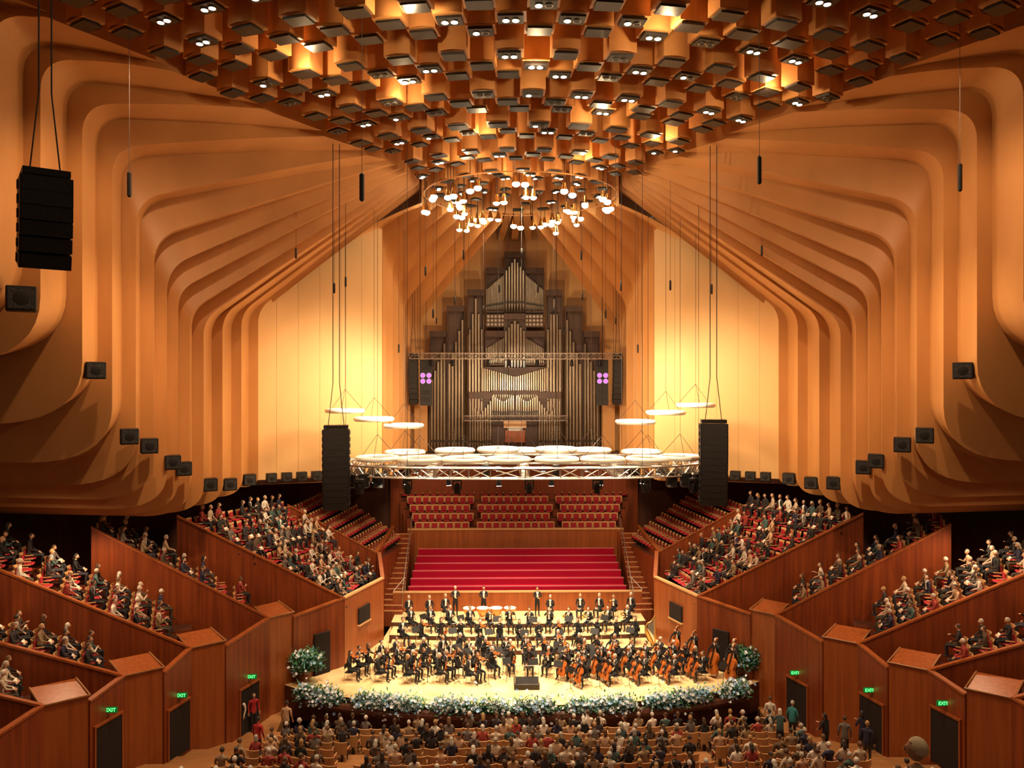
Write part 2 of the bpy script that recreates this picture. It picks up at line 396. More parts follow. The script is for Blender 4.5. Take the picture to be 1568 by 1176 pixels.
        bb=MB(); bb.box((0,0,0),(.5,.07,.22),'exit_green'); bb.build('sign_box',par,rz=0)
        tx=bpy.data.curves.new('exit_text','FONT'); tx.body='EXIT'; tx.size=.2; tx.align_x='CENTER'; tx.align_y='CENTER'; tx.extrude=.005
        tx.materials.append(MATS['exit_text']); to=bpy.data.objects.new('sign_text',tx); sc.collection.objects.link(to); to.parent=par; to.location=(0,-.045,0); to.rotation_euler=(math.pi/2,0,0)
    b=MB(); ang=math.atan2(2.3,2.2*m)
    b.box((-10.75*m,42.85,1.1),(.95,.2,2.2),'recess_shade',rz=ang); b.build('door_stage_%s'%side)  # near-black slab painted as a shaded doorway
    b=MB(); ang=math.atan2(4.5,1.5*m); b.box((-9.05*m,46.0,2.3),(1.3,.22,.9),'recess_shade',rz=ang); b.box((-9.03*m,46.0,1.8),(1.45,.26,.08),'seatshell',rz=ang); b.build('window_stage_%s'%side)
# ------------------------------------------------------------ choir stalls
b=MB(); b.wall((-8.1,51.9),(8.1,51.9),1.95,1.95,0,.16,'brushbox_light','seatshell'); b.build('wall_stage_rear')
b=MB(); bench=MB()
for j in range(7):
    d=52+.66*j; z=1.35+.36*j; hw=7.25-.07*j
    b.prism([(-hw,d),(hw,d),(hw,d+.68),(-hw,d+.68)],0,z,'dark_timber')
    if j<6:
        bench.box((0,d+.35,z+.36),(2*hw-.1,.42,.12),'benchred',bev=.04)
        bench.box((0,d+.58,z+.58),(2*hw-.1,.08,.42),'benchred',bev=.03)
        bench.box((0,d+.60,z+.82),(2*hw-.1,.1,.05),'benchedge')
        bench.box((0,d+.14,z+.36),(2*hw-.1,.04,.04),'benchedge')
        for q in range(9): bench.box((-hw+.4+q*(2*hw-.8)/8,d+.35,z+.15),(.06,.4,.3),'black')
b.build('choir_bench_steps'); bench.build('choir_bench_rows')
b=MB(); b.wall((-7.7,57),(7.7,57),5.1,5.1,0,.2,'brushbox_light','seatshell'); b.build('wall_choir_front')
b=MB(); seats=MB()
for j in range(5):
    d=57.1+.86*j; z=4.6+.5*j; hw=7.3+.35*j
    b.prism([(-hw,d),(hw,d),(hw,d+.9),(-hw,d+.9)],0,z,'brushbox','dark_timber')
    n=int(2*hw/.56)
    for q in range(n):
        x=(q-(n-1)/2)*.56
        if abs(abs(x)-2.9)<.3: continue
        seats.app(seat,Matrix.Translation((x,d+.45,z)))
b.build('choir_tiers'); seats.build('choir_chairs')
b=MB(); b.wall((-9.5,61.3),(9.5,61.3),10.35,10.35,4,.3,'brushbox'); b.box((0,60.9,10.3),(17,1.0,.14),'organ_case'); b.build('wall_organ_gallery')
for m in (-1,1):
    b=MB()
    for j in range(16):
        b.box((m*8.05,51.3+.36*j,(1.0+.26*j)/2),(1.3 if j<15 else 1.6,.37,1.0+.26*j),'brushbox'); b.box((m*8.05,51.13+.36*j,.99+.26*j),(1.3,.05,.04),'seatshell')
    b.build('choir_staircase')
    b=MB(); off=.62
    b.path([(m*(8.05-off),51.2,2.1),(m*(8.05-off),57,6.1)],.03,'metal'); 
    for j in range(6): b.tube((m*(8.05-off),51.3+1.12*j,1.1+.76*j),(m*(8.05-off),51.3+1.12*j,2.15+.77*j),.02,'metal')
    b.path([(m*7.3,51.7,2.1),(m*7.3,51.7,3.0),(m*7.9,50.6,2.4)],.03,'metal')
    b.build('stair_handrail')
# ------------------------------------------------------------ pipe organ
b=MB(); OY=61.1
def pipe(x,y,z0,z1,r):
    L=z1-z0; f=min(.55,L*.18)
    b.path([(x,y,z0),(x,y,z0+f),(x,y,z1)],[r*.3,r,r],'tin',9)
    b.box((x,y-r*.92,z0+f+.12),(r*1.1,.03,.18),'black')
def section(cx,w,z0,z1,n,prof,y=OY-.6,cap=True,box=.45):
    b.box((cx,y+.35,(z0+z1)/2),(w,.3,z1-z0),'organ_case')
    if cap:
        b.box((cx,y+.05,z1-box/2),(w,.75,box),'organ_case'); 
        for s in(-1,1): b.box((cx+s*w/2,y+.05,(z0+z1)/2),(.07,.5,z1-z0),'organ_case')
    b.box((cx,y+.05,z0+.06),(w,.6,.12),'organ_case')
    p=w/n
    for i in range(n):
        x=cx-w/2+p*(i+.5); t=abs((i+.5)/n-.5)*2; u=(i+.5)/n
        k={'flat':1,'V':.72+.28*t,'A':1-.25*t,'L':.6+.4*u,'R':1-.4*u}[prof]
        top=z0+(z1-(box if cap else 0)-z0)*k*.98
        pipe(x,y-.05,z0+.12,top,p*.43)
section(0,1.5,20.9,25.5,7,'A')
for s in (-1,1):
    section(s*1.5,1.35,20.9,24.3,12,'R' if s>0 else 'L',y=OY-.5)
    b.box((s*1.45,OY-.6,20.3),(1.45,.5,1.0),'organ_case')
    for q in range(5):
        for w in range(3): 
            c=(s*1.45-.55+.275*q,OY-.87,20.0+.3*w); b.path([c,(c[0],c[1]-.03,c[2])],.1,'tin',8)
    section(s*1.5,1.4,16.9,19.5,11,'R' if s>0 else 'L',y=OY-.8)
    section(s*2.95,1.15,10.4,22.6,5,'A',y=OY-.9)
    section(s*4.45,1.25,10.4,21.4,5,'R' if s>0 else 'L',y=OY-.8)
    section(s*5.8,1.2,10.4,19.5,5,'R' if s>0 else 'L',y=OY-.7)
    section(s*2.6,1.7,10.4,14.9,9,'V',y=OY-1.2,box=.5)
    b.box((s*7.1,OY-.3,12.3),(1.0,.9,3.8),'birch_niche')
section(0,1.6,16.6,20.8,7,'A',y=OY-1.0)
section(0,5.0,14.2,16.8,30,'V',y=OY-1.1,cap=False)
section(-.9,1.7,12.9,15.0,10,'V',y=OY-1.3,cap=True,box=.3); section(.9,1.7,12.9,15.0,10,'V',y=OY-1.3,cap=True,box=.3)
b.box((0,OY-.9,11.6),(3.4,.3,2.4),'organ_case'); b.box((0,OY-1.2,12.5),(1.7,.35,.6),'seatshell'); b.box((0,OY-1.45,11.6),(1.5,.6,.9),'brushbox_light')  # pale box above the console paints the warm glow of its recess
for q in range(4): b.box((0,OY-1.45-.1*q,12.25-.07*q),(1.1,.12,.04),'paper')
b.build('pipe_organ')
# ------------------------------------------------------------ trusses, rings, loudspeakers
def truss(b,pts,h,w,r=.035,closed=False,mt='metal'):
    pts=[V(p) for p in pts]; k=len(pts); ch=[[],[],[],[]]
    for i,p in enumerate(pts):
        d=(pts[(i+1)%k]-pts[i-1]) if closed else (pts[min(i+1,k-1)]-pts[max(i-1,0)])
        d.normalize(); s=V((-d.y,d.x,0))
        for q,(a,c) in enumerate(((-1,-1),(1,-1),(1,1),(-1,1))): ch[q].append(p+s*a*w/2+V((0,0,c*h/2)))
    for c in ch: b.path(c,r,mt,5,closed)
    for i in range(k if closed else k-1):
        j=(i+1)%k
        for q in range(4):
            q2=(q+1)%4
            if i%2: b.tube(ch[q][i],ch[q2][j],r*.6,mt,n=4)
            else: b.tube(ch[q2][i],ch[q][j],r*.6,mt,n=4)
            b.tube(ch[q][i],ch[q2][i],r*.5,mt,n=4)
par=empty('lighting_truss_oval',(0,42,11.2))
b=MB(); TP=[]
for i in range(72):
    t=2*math.pi*i/72; TP.append(V((9.3*math.copysign(abs(math.cos(t))**.7,math.cos(t)),3.6*math.copysign(abs(math.sin(t))**.8,math.sin(t)),0)))
truss(b,TP,.5,.5,.045,True)
for x in (-4.6,0,4.6): truss(b,[(x,-3.4+.5*i,0) for i in range(14)],.4,.4,.035)
for i in range(0,72,12):
    p=TP[i]; b.tube(p,(p.x,p.y,16.4),.012,'cable')
b.build('truss_frame',par)
b=MB()
def movinghead(x,y,z,tilt=.3):
    b.box((x,y,z),(.42,.34,.14),'black',bev=.03); 
    for s in(-1,1): b.box((x+s*.2,y,z-.25),(.06,.16,.45),'black')
    c=V((x,y,z-.38)); d=V((0,math.sin(tilt),-math.cos(tilt)))
    b.path([c-d*.22,c-d*.1,c+d*.12,c+d*.26],[.09,.15,.15,.18],'black',10); b.path([c+d*.25,c+d*.27],[.14,.14],'lamp_soft',10)
for x in (-8,-5.7,-3.3,0.2,3.5,5.9,8.2): movinghead(x,-3.3,-.35)
for x in (-6.5,-2,2,6.5): movinghead(x,3.4,-.35)
for i in range(22):
    a=2*math.pi*i/22; p=V((9.0*math.cos(a),3.3*math.sin(a),-.3)); d=V((-.2*math.cos(a),-.1,-1)).normalized()
    b.path([p,p+d*.35],[.1,.15],'black',9); b.path([p+d*.34,p+d*.36],.12,'lamp_white',9); b.tube(p,p+V((0,0,.25)),.02,'black')
for x in (-8.6,-7.9,-7.2,7.3,8.0,8.7): b.box((x,-2.6,-.45),(.5,.5,.7),'black',bev=.04)
b.build('stage_lights',par)
ringm=MB(); R=1.0; N=28
ringm.path([(R*math.cos(2*math.pi*i/N),R*math.sin(2*math.pi*i/N),0) for i in range(N)],.13,'acrylic',10,True)
for i in range(3):
    a=2*math.pi*i/3+.5; ringm.tube((R*math.cos(a),R*math.sin(a),.1),(0,0,1.2),.012,'cable',n=4)
ringm.tube((0,0,1.2),(0,0,12.2),.010,'cable',n=4)
rme=ringm.mesh('acoustic_ring')
for x,y,z in [(-9.9,45,14.0),(-8.2,44.5,13.55),(-6.5,44,13.2),(6.3,44,13.4),(8.1,44.5,13.9),(9.9,45,14.3),
    (-1.3,42,12.05),(1.75,42,12.05),(-7.4,40.4,11.75),(-5.2,39.8,11.75),(-3.0,39.7,11.75),(-.8,39.6,11.75),(1.6,39.6,11.75),(3.9,39.7,11.75),(6.2,39.8,11.75),(8.0,40.6,11.75),
    (-6.4,43.8,11.75),(-3.7,44.4,11.8),(3.9,44.4,11.8),(6.6,43.8,11.75),(0,44.4,11.8)]:
    put(rme,'acoustic_reflector_ring',loc=(x,y,z))
def array(name,x,y,ztop,h,w,n,rz=0,dep=.75,seam=.012):
    b=MB(); hh=h/n
    b.box((0,0,.12),(w*.9,dep,.16),'black'); 
    for s in(-1,1): b.tube((s*w*.3,0,.1),(s*w*.12,0,2.2),.02,'cable'); b.tube((s*w*.12,0,2.2),(s*w*.12,0,26.9-ztop),.022,'cable')
    for i in range(n):
        t=i/(n-1); til=-(t**2)*.3; z=-hh*(i+.5); yy=+.35*t**2.5
        M=Matrix.Rotation(-til,4,'X')
        b.box((0,yy,z),(w,dep,hh*1.02),'black',M=M,bev=seam)
        b.box(V((0,yy,z))+M@V((0,-dep/2-.01,0)),(w*.92,.02,hh*1.0),'grille',M=M)
        for s in(-1,1): b.box(V((s*(w/2+.02),yy,z)),(.03,.2,hh*.6),'grille',M=M)
    b.build(name,loc=(x,y,ztop),rz=rz)
array('line_array_loudspeaker',-9.0,38,13.35,3.75,1.25,12,.15); array('line_array_loudspeaker',9.0,38,13.6,3.85,1.3,12,-.15)
array('line_array_loudspeaker',-12.7,20.2,20.6,2.1,1.15,6,.6,.9,.003)
for s in(-1,1): array('line_array_loudspeaker',s*7.35,57.3,17.5,3.4,.65,9,0,.6); 
b=MB(); truss(b,[(-7.6+.4*i,57,17.5) for i in range(39)],.4,.4,.035); 
for x in(-7,-2.5,2.5,7): b.tube((x,57,17.6),(x,57,28),.012,'cable')
for x in (-6,-4.5,-2,-.5,1.5,4,6): b.path([(x,57,17.2),(x,56.9,16.8)],[.1,.15],'black',8)
b.build('lighting_truss')
b=MB(); truss(b,[(-3.8+.4*i,58,13.0) for i in range(20)],.35,.35,.03)
for x in(-3,3): b.tube((x,58,13),(x,58,17.3),.012,'cable')
b.build('lighting_truss')
for s in(-1,1):
    b=MB(); cx=s*6.35-.1
    b.box((0,0,0),(.85,.3,3.3),'black')
    for q in range(2):
        for w in range(2): c=V((-.22+.44*q,-.17,.1+.42*w)); b.path([c,c+V((0,-.08,0))],[.1,.19],'metal',10); b.path([c+V((0,-.07,0)),c+V((0,-.09,0))],.16,'purple_led',10)
    for z in(-1.2,-.7,1.1): b.box((0,-.16,z),(.6,.04,.3),'grille')
    b.tube((0,0,1.6),(0,0,11.8),.02,'cable')
    b.build('led_floodlight_panel',loc=(cx,57.5,15.6))
spk=MB(); spk.box((0,0,0),(.8,.6,.75),'black',bev=.03); spk.box((0,-.31,0),(.68,.03,.62),'grille'); spk.path([(0,-.325,0),(0,-.33,0)],[.22,.2],'black',12); spk.box((0,.35,0),(.3,.2,.3),'black')
sme=spk.mesh('wall_loudspeaker')
for m in(1,-1):
    L=[(D,xf(D)+.15,z,.85) for D,z in ((26,18.2),(30.2,16.0),(32.6,13.4),(34.2,12.9),(36.3,12),(37.4,11.6),(40.3,10.5),(42.8,10.2),(45.6,10.1))]
    for t in range(8): L.append((47.4+.35*t,-14.6+.8*t,10.0,.72))
    for D,x,z,s in L: put(sme,'wall_loudspeaker',loc=(x*m,D-.35,z),rz=.5*m,sca=s*(1.25 if D<27 else 1))
def hang(x,y,z,h=1.0,r=.06,top=27.0):
    b=MB(); b.tube((0,0,0),(0,0,top-z),.009,'cable',n=4); b.path([(0,0,0),(0,0,-.05),(0,0,-h+.05),(0,0,-h)],[.02,r,r,.03],'black',8); b.build('hanging_microphone',loc=(x,y,z))
hang(-12.8,25,22.1,.8,.07); hang(-5.6,25,22.1,.9,.08); hang(6.9,25,22.7,.9,.07); hang(13.3,25,22.5,.9,.07)
for x,y,z in [(-11.4,40,22.3),(-9.9,42,20.8),(-9.4,42.5,21.2),(10,42,20.8),(12,40,22.5),(7.8,42,21.0),(-3.2,44,22.9),(3.3,44,22.9),(-5.3,44,22),(5.5,44,21.2),(0,44,23),(-2.2,50,20.4),(2.2,50,20.4),(-4,50,21),(4,50,21.3),(-5.2,48,20),(5.2,48,20),(-7.5,50,18),(7.5,50,18),(-1.2,52,22),(1.3,52,22),(-3.2,52,19.2),(3,52,19.3)]: hang(x,y,z,.55,.055)
for x in (-4.1,4.0): hang(x,36,18.5,.3,.03)
# ------------------------------------------------------------ flowers
def flowers(name,pts,hh,nl,nf,spread,seed):
    rr=random.Random(seed); b=MB()
    for i in range(nl):
        p=pts[rr.randrange(len(pts))]; c=V((p[0]+rr.gauss(0,spread),p[1]+rr.gauss(0,spread*.7),p[2]+rr.gauss(0,hh*.5)))
        d=V((rr.gauss(0,1),rr.gauss(0,1),rr.random()*1.4)).normalized()*rr.uniform(.14,.32); u,w=basis(d); u=u*.04
        b.add([c,c+d*.5+u,c+d,c+d*.5-u],[(0,1,2,3)],'leaf' if rr.random()<.6 else 'bluegreen')
    for i in range(nf):
        p=pts[rr.randrange(len(pts))]; c=V((p[0]+rr.gauss(0,spread),p[1]+rr.gauss(0,spread*.6)-.08,p[2]+.05+rr.gauss(0,hh*.6))); k=rr.uniform(.05,.09)
        n=V((rr.gauss(0,.6),-1+rr.gauss(0,.4),.9)).normalized(); u,w=basis(n); mt='petal' if rr.random()<.7 else 'petal_blue'
        for q in range(5):
            a=q*1.2566; e=(u*math.cos(a)+w*math.sin(a)); g=(u*math.cos(a+1.57)+w*math.sin(a+1.57))
            b.add([c,c+e*k*.7+g*k*.4+n*.02,c+e*k*1.2+n*.03,c+e*k*.7-g*k*.4+n*.02],[(0,1,2,3)],mt)
    b.build(name)
fp=[]
for i in range(len(arc)-1):
    for t in range(12): 
        x=lerp(arc[i][0],arc[i+1][0],t/12); 
        if abs(x)<11.2: fp.append((x,lerp(arc[i][1],arc[i+1][1],t/12)-.25,-.05))
cl=[p for p in fp if math.sin(p[0]*3.1)+math.sin(p[0]*1.7+1)>-.9]
flowers('flower_border',cl,.4,13000,3400,.18,1)
b=MB(); 
b.path([(p[0],p[1]-.05,-.4) for p in fp[::6]],.22,'dark_timber',8); b.build('flower_trough')
for x,y in ((-11.3,41.6),(11.9,41.7)):
    b=MB(); b.path([(x,y,0),(x,y,.1),(x,y,.6),(x,y,.7)],[.22,.2,.3,.3],'brushbox',12); b.build('flower_pedestal')
    flowers('flower_arrangement',[(x+random.gauss(0,.3),y+random.gauss(0,.2),.7+random.random()*.7) for _ in range(60)],.3,2200,140,.2,int(x)+50)
b=MB(); b.box((.15,40.9,.15),(1.3,1.1,.3),'black',bev=.03)
b.path([(-.45,40.45,.3),(-.45,40.45,1.2),(.75,40.45,1.2),(.75,40.45,.3)],.025,'metal'); b.build('conductor_podium')
# ------------------------------------------------------------ people
def seg_dist(p,a,b):
    ab=b-a; t=max(0,min(1,(p-a).dot(ab)/max(1e-9,ab.length_squared))); return (p-(a+ab*t)).length
def make_person(name,P,cloth='cloth',trous='trousers',hair='hair',shirt=False,female=False,longhair=False,skirt=False,stand=False,hyaw=0,hpitch=0,extra=None,spread=.13,fingers=True):
    lift=.41 if stand else 0
    pel=V((0,.05,.56+lift)); J={}
    J['pel']=(pel,.15,.12); J['spi']=(V((0,.06,.80+lift)),.125 if female else .14,.105); J['che']=(V((0,.035,1.03+lift)),.15 if female else .17,.115)
    J['nb']=(V((0,.02,1.17+lift)),.075,.07); J['nk']=(V((0,.0,1.26+lift)),.05,.052)
    shw=.16 if female else .19
    for s,n in((-1,'R'),(1,'L')):
        J['sh'+n]=(V((s*shw,.03,1.12+lift)),.068,.066); e,w=P[n]; e=V(e)+V((0,0,lift)); w=V(w)+V((0,0,lift))
        J['el'+n]=(e,.045,.045); J['wr'+n]=(w,.027,.03)
        hd=(w-e).normalized()*.07
        J['ha'+n]=(w+hd,.036,.024)
        if stand:
            J['hi'+n]=(V((s*.09,.04,.88)),.092,.09); J['kn'+n]=(V((s*.10,.0,.50)),.06,.06); J['an'+n]=(V((s*.11,.04,.09)),.042,.042); J['to'+n]=(V((s*.13,-.13,.045)),.04,.03)
        else:
            ky=-.46
            J['hi'+n]=(V((s*.10,.0,.545)),.092,.09); J['kn'+n]=(V((s*spread,ky,.54)),.065,.062); J['an'+n]=(V((s*spread,ky+.05,.09)),.042,.042); J['to'+n]=(V((s*(spread+.02),ky-.12,.045)),.04,.03)
    E=[('pel','spi','c'),('spi','che','c'),('che','nb','c'),('nb','nk','s')]
    for n in 'RL': E+=[('che','sh'+n,'c'),('sh'+n,'el'+n,'c'),('el'+n,'wr'+n,'c'),('wr'+n,'ha'+n,'s'),('pel','hi'+n,'t'),('hi'+n,'kn'+n,'t'),('kn'+n,'an'+n,'t'),('an'+n,'to'+n,'b')]
    keys=list(J); ix={k:i for i,k in enumerate(keys)}
    me=bpy.data.meshes.new('tmp'); me.from_pydata([J[k][0] for k in keys],[(ix[a],ix[c]) for a,c,_ in E],[])
    o=bpy.data.objects.new('tmp',me); sc.collection.objects.link(o)
    o.modifiers.new('s','SKIN'); 
    for i,k in enumerate(keys): 
        sv=me.skin_vertices[0].data[i]; sv.radius=(J[k][1],J[k][2]); sv.use_root=(k=='pel')
    o.modifiers[0].use_smooth_shade=True
    sb=o.modifiers.new('u','SUBSURF'); sb.levels=2; sb.render_levels=2
    dg=bpy.context.evaluated_depsgraph_get(); dg.update()
    ev=o.evaluated_get(dg); m2=bpy.data.meshes.new_from_object(ev)
    b=MB(); vs=[v.co.copy() for v in m2.vertices]; fs=[];ms=[]
    mp={'c':cloth,'t':trous,'s':'skin','b':'black'}
    segs=[(J[a][0],J[c][0],(J[a][1]+J[c][1])/2,mp[k]) for a,c,k in E]
    for p in m2.polygons:
        c=p.center; best=min(segs,key=lambda g:seg_dist(c,g[0],g[1])-g[2]*.6)[3]
        if shirt and best==cloth and abs(c.x)<.062*(1 if c.z-lift>1.0 else .75) and c.y<0.02 and .78<c.z-lift<1.2: best='shirt'
        fs.append(tuple(p.vertices)); ms.append(best)
    b.add(vs,fs,ms)
    bpy.data.objects.remove(o); bpy.data.meshes.remove(m2)
    if fingers:
      for n,s in(('R',-1),('L',1)):
        w=J['wr'+n][0]; h=J['ha'+n][0]; d=(h-w).normalized(); u=d.cross(V((0,0,1))); u=u.normalized() if u.length>.1 else V((1,0,0)); nn=u.cross(d).normalized()
        if nn.z>0: nn=-nn
        for q,L in enumerate((.062,.075,.07,.055)):
            a=h+u*(-.027+.018*q)+d*.02; m_=a+d*L*.55+nn*.008; e=m_+d*L*.3+nn*L*.4
            b.path([a,m_,e],[.0095,.009,.007],'skin',5)
        a=w+d*.02+u*(.03*-s); b.path([a,a+d*.03+u*(.025*-s)+nn*.01,a+d*.065+u*(.022*-s)+nn*.03],[.012,.010,.008],'skin',5)
    b.path([(math.cos(t*math.pi/6)*.066,.012+math.sin(t*math.pi/6)*.062,1.205+lift+.012*math.sin(t*math.pi/6)) for t in range(12)],.014,'shirt' if shirt else cloth,5,True)
    M=Matrix.Rotation(hyaw,4,'Z')@Matrix.Rotation(hpitch,4,'X'); hc=V((0,-.015,1.375+lift))
    def wp(p):
        q=p.copy()
        if q.z<0: q.x*=1-.32*(-q.z); q.y=q.y*(1-.12*(-q.z))-.12*(-q.z)
        return q
    b.ball(hc,(.077,.097,.118),'skin',14,10,M,warp=wp)
    P_=lambda x,y,z: hc+M@V((x,y,z))
    b.path([P_(0,-.092,.025),P_(0,-.112,-.012),P_(0,-.119,-.028),P_(0,-.095,-.038)],[.008,.012,.015,.007],'skin',6)
    for s in(-1,1):
        b.ball(P_(s*.03,-.086,.012),(.012,.009,.008),'shirt',7,5,M); b.ball(P_(s*.03,-.094,.012),(.006,.004,.006),'eye',6,4,M)
        b.path([P_(s*.016,-.095,.032),P_(s*.045,-.084,.034)],.005,hair,4)
        b.ball(P_(s*.077,.008,-.005),(.011,.02,.032),'skin',7,5,M)
    b.path([P_(-.024,-.094,-.06),P_(0,-.102,-.058),P_(.024,-.094,-.06)],[.004,.008,.004],'lips',5)
    b.ball(hc+M@V((0,.014,.018)),(.088,.104,.118),hair,14,10,M,cut=lambda q:(q.y<-.25 and q.z<.55) or (q.z<-.35 and not longhair) or (q.y<.1 and q.z<-.1))
    if longhair: b.ball(hc+M@V((0,.075,-.09)),(.085,.045,.15),hair,10,7,M)
    if extra: extra(b,lift)
    return b.mesh(name,60)
def strinst(b,o,u,n,L,w,th,mt='varnish'):
    o=V(o);u=V(u).normalized();n=V(n); n=(n-u*n.dot(u)).normalized(); s=u.cross(n)
    prof=[(0,.0),(.02,.28),(.08,.43),(.2,.5),(.34,.44),(.43,.34),(.52,.29),(.62,.31),(.68,.38),(.78,.42),(.9,.36),(.98,.2),(1,.06)]
    ol=[o+u*L*t+s*w*k for t,k in prof]+[o+u*L*t-s*w*k for t,k in reversed(prof[1:])]
    N=len(ol); c=o+u*L*.5
    fr=[p+n*th/2 for p in ol]; bk=[p-n*th/2 for p in ol]
    b.add(fr+[c+n*th*.75],[(i,(i+1)%N,N) for i in range(N)],mt); b.add(bk+[c-n*th*.75],[((i+1)%N,i,N) for i in range(N)],mt)
    b.add(fr+bk,[(i,(i+1)%N,N+(i+1)%N,N+i) for i in range(N)],mt)
    a=o+u*L*.98; e=a+u*L*.62
    b.path([a+n*th*.3,e],[w*.05,w*.04],mt,6); b.ball(e+u*w*.05,w*.09,mt,8,6); 
    b.path([o+u*L*.28+n*th*.8,o+u*L*.6+n*th*1.1,e+n*w*.03],[w*.07,w*.055,w*.03],'black',5)
    b.box(o+u*L*.42+n*th*.9,(w*.24,w*.1,w*.05),mt,M=Matrix((s,n,u)).transposed().to_4x4())
    for sg in(-1,1): b.path([o+u*L*.38+s*sg*w*.2+n*th*.72,o+u*L*.5+s*sg*w*.16+n*th*.76],w*.014,'black',4)
def ex_violin(b,l): 
    strinst(b,(.03,-.07,1.2+l),(.38,-.92,-.06),(-.25,-.1,1),.36,.21,.045); b.path([(-.13,-.42,1.16+l),(.38,-.30,1.27+l)],[.007,.004],'varnish',4)
def ex_violin_rest(b,l):
    strinst(b,(.12,-.30,.64+l),(.15,-.1,1),(0,-1,.1),.36,.21,.045); b.path([(-.16,-.40,.6+l),(-.05,-.42,1.25+l)],[.006,.004],'varnish',4)
def ex_cello(b,l):
    strinst(b,(-.02,-.52,.24),(.10,.30,1),(-.1,-1,.3),.76,.44,.12); b.tube((-.02,-.53,.26),(-.05,-.62,0),.008,'metal'); b.path([(-.42,-.52,.62),(.25,-.62,.68)],[.009,.005],'varnish',4)
def ex_bass(b,l):
    strinst(b,(.12,-.45,.16),(.05,.17,1),(-.1,-1,.15),1.12,.66,.2); b.tube((.12,-.46,.2),(.11,-.48,0),.012,'metal'); b.path([(-.42,-.42,.85),(.2,-.72,.85)],[.01,.006],'varnish',4)
def ex_clar(b,l): b.path([(0,-.12,1.3+l),(0,-.2,1.2+l),(0,-.42,.82+l),(0,-.47,.76+l)],[.008,.014,.016,.035],'black',8)
def ex_flute(b,l): b.path([(.05,-.14,1.32+l),(-.55,-.16,1.26+l)],.011,'metal',6)
def ex_trumpet(b,l):
    b.path([(0,-.13,1.3+l),(0,-.3,1.28+l),(0,-.52,1.25+l),(0,-.58,1.245+l),(0,-.61,1.24+l)],[.01,.012,.018,.04,.065],'brass',10)
    b.path([(0,-.2,1.26+l),(0,-.22,1.19+l),(0,-.4,1.17+l),(0,-.42,1.24+l)],.012,'brass',6)
    for i in range(3): b.tube((0,-.27-.04*i,1.14+l),(0,-.27-.04*i,1.32+l),.014,'brass')
def ex_horn(b,l):
    b.path([(-.02+.14*math.cos(t),-.25,.98+l+.14*math.sin(t)) for t in [i*.35 for i in range(18)]],.016,'brass',6,True); b.path([(.05,-.25,.86+l),(-.12,-.2,.85+l),(-.22,-.14,.88+l),(-.27,-.1,.9+l)],[.02,.03,.07,.15],'brass',12); b.path([(0,-.13,1.3+l),(.06,-.25,1.12+l)],[.008,.012],'brass',5)
def ex_prog(b,l): b.box((0,-.36,.74+l),(.28,.01,.2),'paper',M=Matrix.Rotation(-.6,4,'X'))
PV={'L':((.26,-.17,.97),(.24,-.42,1.13)),'R':((-.37,-.12,.96),(-.15,-.38,1.12))}
PVR={'L':((.29,-.05,.88),(.17,-.27,.9)),'R':((-.28,-.03,.86),(-.18,-.34,.68))}
PC={'L':((.33,-.22,1.0),(.14,-.30,1.18),),'R':((-.38,-.17,.9),(-.34,-.44,.66))}
PB={'L':((.36,-.22,1.05),(.2,-.28,1.25)),'R':((-.34,-.15,.85),(-.3,-.36,.52))}
PW={'L':((.25,-.1,.88),(.03,-.33,.98)),'R':((-.25,-.1,.88),(-.03,-.38,.88))}
PF={'L':((.22,-.2,1.02),(.0,-.24,1.2)),'R':((-.36,-.12,1.02),(-.3,-.26,1.2))}
PT={'L':((.27,-.12,1.0),(.03,-.33,1.17)),'R':((-.27,-.12,1.0),(-.03,-.33,1.2))}
PL={'L':((.26,.0,.84),(.08,-.28,.68)),'R':((-.26,.0,.84),(-.08,-.28,.68))}
PP={'L':((.25,-.08,.85),(.12,-.33,.76)),'R':((-.25,-.08,.85),(-.12,-.33,.76))}
PX={'L':((.28,-.02,.86),(.14,-.22,.75)),'R':((-.25,-.12,.86),(.0,-.28,.98))}
PS={'L':((.24,.05,.85),(.25,-.06,.6)),'R':((-.24,.05,.85),(-.25,-.06,.6))}
mk=make_person; bc='blackcloth'
MUS={'violin':[mk('violinist',PV,bc,bc,shirt=True,extra=ex_violin),mk('violinist',PV,bc,bc,female=True,longhair=True,extra=ex_violin),mk('violinist',PVR,bc,bc,shirt=True,extra=ex_violin_rest),mk('violinist',PVR,bc,bc,female=True,longhair=True,hyaw=.4,extra=ex_violin_rest)],
'cello':[mk('cellist',PC,bc,bc,shirt=True,spread=.28,extra=ex_cello),mk('cellist',PC,bc,bc,female=True,longhair=True,spread=.28,hyaw=-.3,extra=ex_cello)],
'bass':[mk('double_bassist',PB,bc,bc,shirt=True,stand=True,extra=ex_bass)],
'clar':[mk('clarinettist',PW,bc,bc,shirt=True,extra=ex_clar),mk('oboist',PW,bc,bc,female=True,longhair=True,extra=ex_clar)],
'flute':[mk('flautist',PF,bc,bc,female=True,longhair=True,extra=ex_flute)],
'brass':[mk('trumpeter',PT,bc,bc,shirt=True,extra=ex_trumpet),mk('horn_player',PW,bc,bc,shirt=True,extra=ex_horn)],
'perc':[mk('percussionist',PW,bc,bc,shirt=True,stand=True)],
'rest':[mk('seated_musician',PL,bc,bc,shirt=True)]}
AUD=[mk('audience_member',PL),mk('audience_member',PP,extra=ex_prog,hpitch=.35),mk('audience_member',PL,female=True,longhair=True,hyaw=.5),mk('audience_member',PX,female=True,hyaw=-.5),mk('audience_member',PP,female=True,longhair=True,extra=ex_prog,hpitch=.3),mk('audience_member',PX,hyaw=.6,shirt=True)]
